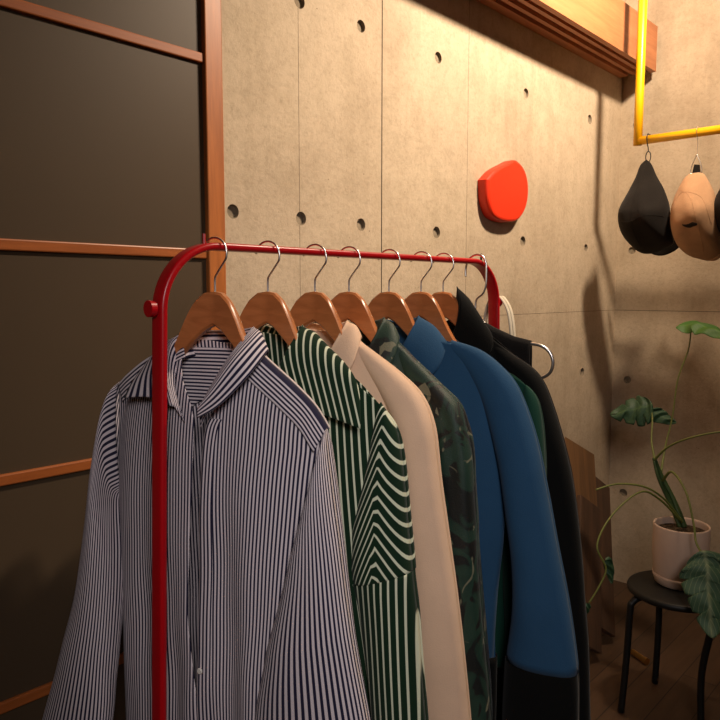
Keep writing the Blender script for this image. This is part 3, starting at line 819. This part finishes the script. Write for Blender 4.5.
def cap(name, y, label, mat, outline, hook, thick, group=None, rot=0., brim=None, mark=False, cx=2.98, dx=0., seams=()):
    """outline: (u,z) u to the viewer's right along -y; soft crown hung by its back strap"""
    z0 = 1.6
    r = empty(name, (cx, y, z0), rot, label, 'cap', group)
    cu = sum(p[0] for p in outline)/len(outline); cz = sum(p[1] for p in outline)/len(outline)-.02
    P = crom(outline+[outline[0]], 73)[:-1]; m = len(P); V = []; F = []
    K = [(0, 1)]+[(math.sin(a), math.cos(a)) for a in [PI/2*k/12 for k in range(1, 12)]]
    rings = []
    for k in range(11): a = PI/2*k/10.6; rings.append((math.cos(a), math.sin(a)))
    for sgn in (-1, 1):
        base = len(V)
        for c_, s_ in rings:
            for i, p in enumerate(P):
                u = cu+(p[0]-cu)*c_; z = cz+(p[1]-cz)*c_
                tt = thick*min(1, .35+(1.93-z)/.22) if z > 1.75 else thick
                w = .0035*math.sin(u*60+z*25)*s_+.003*math.sin(z*55-u*30)*s_
                V.append((sgn*(s_*tt+w)+3.4*max(0, 1.80-z)**2-.02, -u, z-z0))
        for j in range(len(rings)-1):
            for i in range(m):
                q = (base+j*m+i, base+j*m+(i+1) % m, base+(j+1)*m+(i+1) % m, base+(j+1)*m+i)
                F.append(q if sgn < 0 else q[::-1])
        F.append(tuple(base+(len(rings)-1)*m+i for i in range(m)))
    r_crown = mk('crown', V, F, mat, r)
    if brim:
        B = crom(brim, 40); V = []; nb = 40; nv = 8
        for j in range(nv):
            t = j/(nv-1)
            for i, p in enumerate(B):
                a = i/(nb-1); u = p[0]*(1-.25*(1-t)); z = p[1]+(1-t)*.055
                V.append((.15+thick*.3-.05*(a-.5)**2*4*.4+t*.012, -u, z-z0))
        o = mk('brim', V, grid_faces(nb, nv), mat, r); solid(o, .003)
    cr = r_crown
    from mathutils.bvhtree import BVHTree
    bvh = BVHTree.FromPolygons([v.co[:] for v in cr.data.vertices], [tuple(p_.vertices) for p_ in cr.data.polygons])
    def onface(u, z, off):
        h_ = bvh.ray_cast(Vector((-.5, -u, z-z0)), Vector((1, 0, 0)))
        return (h_[0].x-off, -u, z-z0) if h_[0] else None
    for sm in seams:
        pts_ = [onface(u, z, .0002) for u, z in crom(sm, 24)]
        pts_ = [p_ for p_ in pts_ if p_]
        if len(pts_) > 4: mk('seam', *tube(pts_, .0011, 6), mat, r)
    if mark:
        A = crom([(-.022, 1.722), (-.010, 1.720), (.004, 1.722), (.018, 1.727), (.034, 1.722)], 24)
        Bq = crom([(-.020, 1.717), (-.010, 1.711), (.004, 1.708), (.018, 1.712), (.033, 1.716)], 24)
        V = [onface(a_[0]*(1-q)+b_[0]*q, a_[1]*(1-q)+b_[1]*q, .0012) for q in (0, .5, 1) for a_, b_ in zip(A, Bq)]
        o = mk('stitched_mark', V, grid_faces(24, 3), M['mark'], r); solid(o, .0012)
    # seam line of the crown panels
    if hook == 'black':
        h = [(.022, 2.085), (.014, 2.096), (0, 2.0915+.002), (-.0, 2.0915+.002), (-.014, 2.094), (-.021, 2.08), (-.018, 2.06), (0, 2.035), (.003, 2.02)]
        h = [(.021, 0, 2.066), (.021, 0, 2.078), (.013, 0, 2.090), (0, 0, 2.0893), (-.013, 0, 2.090), (-.021, 0, 2.076), (-.018, 0, 2.056), (-.004, 0, 2.036), (0, 0, 2.022)]
        V, F = tube([(p[0], p[1], p[2]+.0085-z0) for p in h], .0022, 8, 50)
        lp = [(.0, .010*math.sin(a), 2.009+.022*math.cos(a)-z0) for a in [2*PI*k/24 for k in range(25)]]
        V2, F2 = tube(lp, .0022, 8)
        mk('hook', *merge((V, F), (V2, F2)), M['black_hook'], r)
    else:
        h = [(.021, 0, 2.066), (.021, 0, 2.078), (.013, 0, 2.089), (0, 0, 2.0888), (-.013, 0, 2.089), (-.020, 0, 2.074), (-.010, 0, 2.05), (0, 0, 2.03), (0, 0, 1.985)]
        V, F = tube([(p[0], p[1], p[2]+.0085-z0) for p in h], .0009, 6, 50)
        h2 = [(0, 0, 1.994), (0, .016, 1.955), (0, .020, 1.925), (0, 0, 1.918), (0, -.020, 1.925), (0, -.016, 1.955), (0, 0, 1.994)]
        V2, F2 = tube([(p[0]-.006, p[1], p[2]-z0) for p in h2], .0022, 8, 50)
        mk('hook', *merge((V, F), (V2, F2)), M['chrome'], r)
        V = [( -.004, .014, 1.925), (-.004, -.016, 1.925), (-.004, -.012, 1.953), (-.004, .008, 1.957)]
        o = mk('back_strap', [(a, b, c-z0) for a, b, c in V], [(0, 1, 2, 3)], M['capblack'], r, False); solid(o, .004)
    return r

yk = 1.135
ok = [(0, 1.996), (.022, 1.975), (.045, 1.925), (.075, 1.87), (.098, 1.80), (.099, 1.74), (.099, 1.68), (.092, 1.655), (.05, 1.637), (0, 1.622), (-.045, 1.625), (-.075, 1.655), (-.099, 1.70), (-.107, 1.755), (-.098, 1.815), (-.065, 1.88), (-.04, 1.93), (-.024, 1.975)]
cap('baseball_cap', yk, 'black soft cap hanging crown down from a black hook on the yellow rail', M['capblack'], ok, 'black', .075, brim=[(-.09, 1.70), (-.05, 1.635), (0, 1.616), (.055, 1.632), (.094, 1.662)], seams=[[(0, 1.98), (-.02, 1.87), (-.03, 1.75), (-.02, 1.64)], [(-.10, 1.755), (-.04, 1.745), (.03, 1.765), (.09, 1.76)]])
ot = [(.0, 1.922), (.032, 1.915), (.055, 1.88), (.074, 1.84), (.088, 1.78), (.090, 1.72), (.085, 1.65), (.070, 1.612), (.03, 1.592), (-.01, 1.594), (-.05, 1.610), (-.078, 1.65), (-.086, 1.71), (-.083, 1.77), (-.073, 1.83), (-.056, 1.872), (-.032, 1.912)]
cap('baseball_cap', .945, 'tan cap with a small dark wavy mark hanging beside the black cap', M['captan'], ot, 'chrome', .075, brim=[(-.07, 1.66), (-.04, 1.605), (.01, 1.588), (.05, 1.60), (.084, 1.66)], mark=True, seams=[[(-.07, 1.80), (-.03, 1.845), (.03, 1.83), (.06, 1.79), (.075, 1.72)], [(-.045, 1.86), (0, 1.83), (.03, 1.76), (.035, 1.66), (.02, 1.61)], [(-.08, 1.76), (-.04, 1.835)]])
cap('baseball_cap', .765, 'black cap half outside the view, right of the tan cap', M['capblack'], [(u, z+.01) for u, z in ok], 'black', .055)
cap('baseball_cap', .575, 'dark cap on the yellow rail beyond the edge of the view', M['capblack'], [(u*.95, z) for u, z in ot], 'chrome', .055)

# ------------------------------------------------------------------ planks in the corner
def plank(B, T, w, th, mat, label):
    """board from B (foot, right corner) to T (top, right corner), w wide towards the rack"""
    B = Vector(B); T = Vector(T); ax = (T-B).normalized()
    wd = Vector((-1, 0, 0)); wd = (wd-ax*wd.dot(ax)).normalized(); nn = ax.cross(wd).normalized()
    L = (T-B).length
    bm = bmesh.new(); box_bm(bm, (0, -th/2, 0), (w, th/2, L), .002)
    me = bpy.data.meshes.new('wooden_plank'); bm.to_mesh(me); bm.free()
    o = link('wooden_plank', me, mat, None, False)
    m = Matrix((wd, -nn, ax)).transposed().to_4x4()
    if m.determinant() < 0: m = Matrix((wd, nn, ax)).transposed().to_4x4()
    m.translation = B; o.matrix_world = m
    return tag(o, label, 'plank')
plank((2.78, 1.170, .035), (3.17, 1.415, .695), .25, .018, M['plank_pale'], 'wide brown board, the tallest of those leaning in the corner beside the coat')
plank((2.80, 1.135, .03), (3.27, 1.378, .52), .12, .02, M['plank_wood'], 'narrow dark plank leaning nearest to the corner of the two walls')
plank((2.62, 1.115, .035), (2.98, 1.295, .50), .16, .02, M['plank_wood'], 'dark plank leaning lowest, half hidden by the black coat')

# ------------------------------------------------------------------ stool
SX, SY = 2.475, .79
st = empty('stool', (SX, SY, 0), 0, 'round black metal stool under the potted plant', 'stool')
mk('seat', *lathe([(0, .425), (.150, .425), (.158, .430), (.160, .438), (.157, .446), (.150, .450), (0, .450)], 56), M['black_metal'], st)
legs = [(2.343, .914), (2.61, .895), (2.401, .669), (2.64, .655)]
for lx, ly in legs:
    dx, dy = lx-SX, ly-SY; l = math.hypot(dx, dy); ux, uy = dx/l, dy/l
    p = [(ux*.05, uy*.05, .417), (ux*.10, uy*.10, .417), (ux*.135, uy*.135, .414), (ux*.155, uy*.155, .398), (ux*.162, uy*.162, .37), (dx*.93, dy*.93, .2), (dx, dy, .006)]
    mk('leg', *tube(p, .0115, 12, 40), M['black_metal'], st)
o = mk('brass_tube', *merge(tube([(-.04, 0, 0), (.028, 0, 0)], .012, 18), tube([(.028, 0, 0), (.042, 0, 0)], .014, 18)), M['brass'], None, False)
o.location = (2.745, 1.005, .0142); o.rotation_euler = (0, 0, math.radians(-118))
tag(o, 'small brass tube lying on the floor behind the stool legs', 'tube')

# ------------------------------------------------------------------ pot and plant
PX, PY = 2.515, .795
pot = empty('plant_pot', (PX, PY, .451), 0, 'pale clay cylinder plant pot standing on the black stool', 'plant pot')
pr_ = [(0, .014), (.070, .014), (.081, .022), (.087, .045), (.0915, .12), (.0915, .205), (.0905, .209), (.086, .209), (.0845, .203), (.0845, .185), (.082, .10)]
mk('pot_body', *lathe(pr_, 64), M['pot'], pot)
mk('saucer', *lathe([(0, 0), (.074, 0), (.080, .004), (.0875, .028), (.0875, .036), (.0845, .036), (.077, .008), (0, .008)], 64), M['pot'], pot)
V = []; F = []
nr, ns = 10, 40
for j in range(nr+1):
    for k in range(ns):
        a = 2*PI*k/ns; r = .0835*j/nr
        V.append((r*math.cos(a), r*math.sin(a), .185+(R_.uniform(-.004, .006) if j < nr else 0)))
F = grid_faces(ns, nr+1, True); mk('soil', V, F, M['soil'], pot, False)

plant = empty('potted_plant', (2.56, .80, .636), 0, 'leggy split leaf plant with drooping stems growing in the pale pot', 'plant')
base = Vector((2.56, .80, .636))
def rel(P): return [tuple(Vector(p)-base) for p in P]
stm = [(2.56, .80, .637), (2.563, .826, .69), (2.561, .848, .74), (2.554, .881, .80), (2.54, .907, .871)]
mk('stem', *tube(rel(stm), [.011, .012, .009, .010, .007], 10, 40), M['stemd'], plant)
mk('stem', *tube(rel([(2.545, .81, .637), (2.55, .85, .72), (2.535, .885, .80), (2.538, .905, .86)]), [.006, .008, .006, .005], 8, 30), M['stemd'], plant)
pet = {
 'R': ([(2.54, .905, .865), (2.526, .855, .921), (2.517, .781, .965), (2.55, .69, .993), (2.60, .61, .985)], .0034),
 'T': ([(2.555, .885, .82), (2.63, .90, .90), (2.668, .893, 1.0), (2.69, .886, 1.14), (2.72, .864, 1.249), (2.735, .862, 1.318)], .0028),
 'L': ([(2.542, .905, .868), (2.58, .932, .925), (2.63, .95, .99), (2.655, .965, 1.03)], .003),
 'A': ([(2.556, .806, .655), (2.485, .844, .743), (2.402, .883, .798), (2.321, .944, .814), (2.25, .99, .80)], .0034),
 'B': ([(2.55, .81, .66), (2.464, .853, .746), (2.369, .887, .787), (2.252, .932, .725), (2.165, .942, .644), (2.179, .916, .57), (2.162, .927, .515), (2.134, .949, .457)], .003),
 'F': ([(2.553, .878, .79), (2.498, .829, .842), (2.423, .757, .801), (2.381, .715, .709), (2.351, .697, .664), (2.311, .663, .641)], .0036)}
for k, (p, r) in pet.items():
    mk('petiole', *tube(rel(p), [r*1.6, r, r, r*.9], 8, 50), M['stem'], plant)

def leaf(path, Wmax, nrm, mat, notch=0, droop=.25, seed=0, base_w=.35, wl=1., wr=1.):
    """path: midrib control points from stalk to tip; nrm: leaf upper-side normal"""
    r = random.Random(seed); nv = 90; nw = 10
    P = [Vector(p) for p in crom(path, nv)]; V = []; uv = []
    nn = Vector(nrm).normalized()
    for j in range(nv):
        t = j/(nv-1); T = (P[min(j+1, nv-1)]-P[max(j-1, 0)]).normalized()
        side = T.cross(nn).normalized(); up = side.cross(T).normalized()
        w = Wmax*(math.sin(PI*min(1, t*.93+.07)**.72))**.75
        if t < .12: w = Wmax*(base_w+(1-base_w)*t/.12)*(math.sin(PI*(.12*.93+.07)**.72))**.75*1.0
        if t > .985: w *= max(.05, (1-t)/.015)
        for i in range(-nw, nw+1):
            a = i/nw; ww = w
            if notch:
                q = (t*notch+(.35 if a > 0 else 0)) % 1
                if .10 < t < .86 and q < .26 : ww = w*(.42+.25*abs(q-.13)/.13)
            k = abs(a)
            pt = P[j]+side*(a*ww*(wr if a > 0 else wl))+T*(k*k*Wmax*.35)-up*(k**1.6*ww*droop)+up*.004*math.sin(t*18+a*3)
            V.append(tuple(pt-base)); uv.append((a*ww/Wmax, t))
    o = mk('leaf', V, grid_faces(2*nw+1, nv), mat, plant, True, uv); solid(o, .0012)
    return o
# big leaf low in front of the pot
leaf([(2.312, .664, .655), (2.300, .648, .62), (2.275, .632, .54), (2.250, .612, .44)], .078, (-.75, -.45, .45), M['leaff'], 6, .28, 1, .8, 1.25, 1.0)
# dark leaf against the corner
leaf([(2.655, .962, 1.045), (2.650, .985, 1.035), (2.640, 1.03, 1.02), (2.625, 1.085, 1.0)], .062, (-.85, -.2, .5), M['leaf'], 4, .25, 2, .9, 1.1, .9)
leaf([(2.650, .965, 1.03), (2.655, .95, 1.015), (2.665, .925, 1.0), (2.675, .89, .985)], .030, (-.85, -.2, .5), M['leaf'], 0, .2, 5)
# bright leaf seen edge on
leaf([(2.722, .912, 1.328), (2.735, .862, 1.345), (2.725, .80, 1.335), (2.70, .735, 1.305)], .050, (-.35, -.15, .93), M['leafb'], 0, .35, 3, .7)
leaf([(2.60, .61, .985), (2.61, .57, .96), (2.62, .50, .91), (2.62, .45, .85)], .09, (-.6, -.3, .75), M['leaf'], 5, .3, 4)
leaf([(2.134, .949, .457), (2.13, .953, .44), (2.128, .958, .41)], .010, (-.7, -.5, .3), M['leaf'], 0, .2, 8)
leaf([(2.177, .918, .60), (2.19, .915, .585), (2.20, .91, .55), (2.20, .905, .52)], .016, (-.8, -.5, .2), M['leaf'], 0, .2, 9)

# ------------------------------------------------------------------ light
def lamp(name, kind, loc, energy, col, **kw):
    l = bpy.data.lights.new(name, kind); l.energy = energy; l.color = col
    for k, v in kw.items(): setattr(l, k, v)
    o = bpy.data.objects.new(name, l); COL.objects.link(o); o.location = loc
    return o
def aim(o, t):
    o.rotation_euler = (Vector(t)-o.location).to_track_quat('-Z', 'Y').to_euler()
s = lamp('spot_lamp', 'SPOT', (2.30, .38, 3.04), 310, (1, .79, .58), spot_size=math.radians(156), spot_blend=1., shadow_soft_size=.075)
aim(s, (2.40, 1.33, 2.79))
a = lamp('rack_fill_spot', 'SPOT', (2.12, .28, 3.04), 145, (1, .80, .60), spot_size=math.radians(74), spot_blend=1., shadow_soft_size=.06)  # added fill that brightens shoulders and sleeves on the rack, no known fixture
aim(a, (1.05, 1.0, 1.15))
a = lamp('shirt_fill_spot', 'SPOT', (-.30, -.50, 2.0), 70, (1, .92, .92), spot_size=math.radians(58), spot_blend=1., shadow_soft_size=.22)  # soft fill added to lift the front shirt, source unseen
aim(a, (1.0, .76, 1.02))
a = lamp('room_fill_area', 'AREA', (-.3, -.9, 2.6), 3.5, (1, .86, .78), shape='DISK', size=.7)  # weak overall fill added behind the camera, stands for no known lamp
aim(a, (.8, 1.0, 1.0))

w = bpy.data.worlds.new('World'); SC.world = w; w.use_nodes = True
w.node_tree.nodes['Background'].inputs[0].default_value = (1, .85, .7, 1)
w.node_tree.nodes['Background'].inputs[1].default_value = .055

# ------------------------------------------------------------------ camera
yaw = math.radians(42.5); p = math.atan(68/710)
cam = bpy.data.cameras.new('camera'); cam.sensor_width = 36; cam.lens = 710/720*36; cam.clip_start = .01
co = bpy.data.objects.new('camera', cam); COL.objects.link(co)
Fw = Vector((math.cos(p)*math.cos(yaw), math.cos(p)*math.sin(yaw), -math.sin(p)))
Rt = Vector((math.sin(yaw), -math.cos(yaw), 0)); Up = Rt.cross(Fw)
mt = Matrix((Rt, Up, -Fw)).transposed().to_4x4(); mt.translation = Vector((0, 0, 1.46))
co.matrix_world = mt
SC.camera = co
SC.view_settings.view_transform = 'Standard'; SC.view_settings.look = 'None'
SC.view_settings.gamma = 1; SC.view_settings.use_curve_mapping = False
SC.view_settings.exposure = 0.0
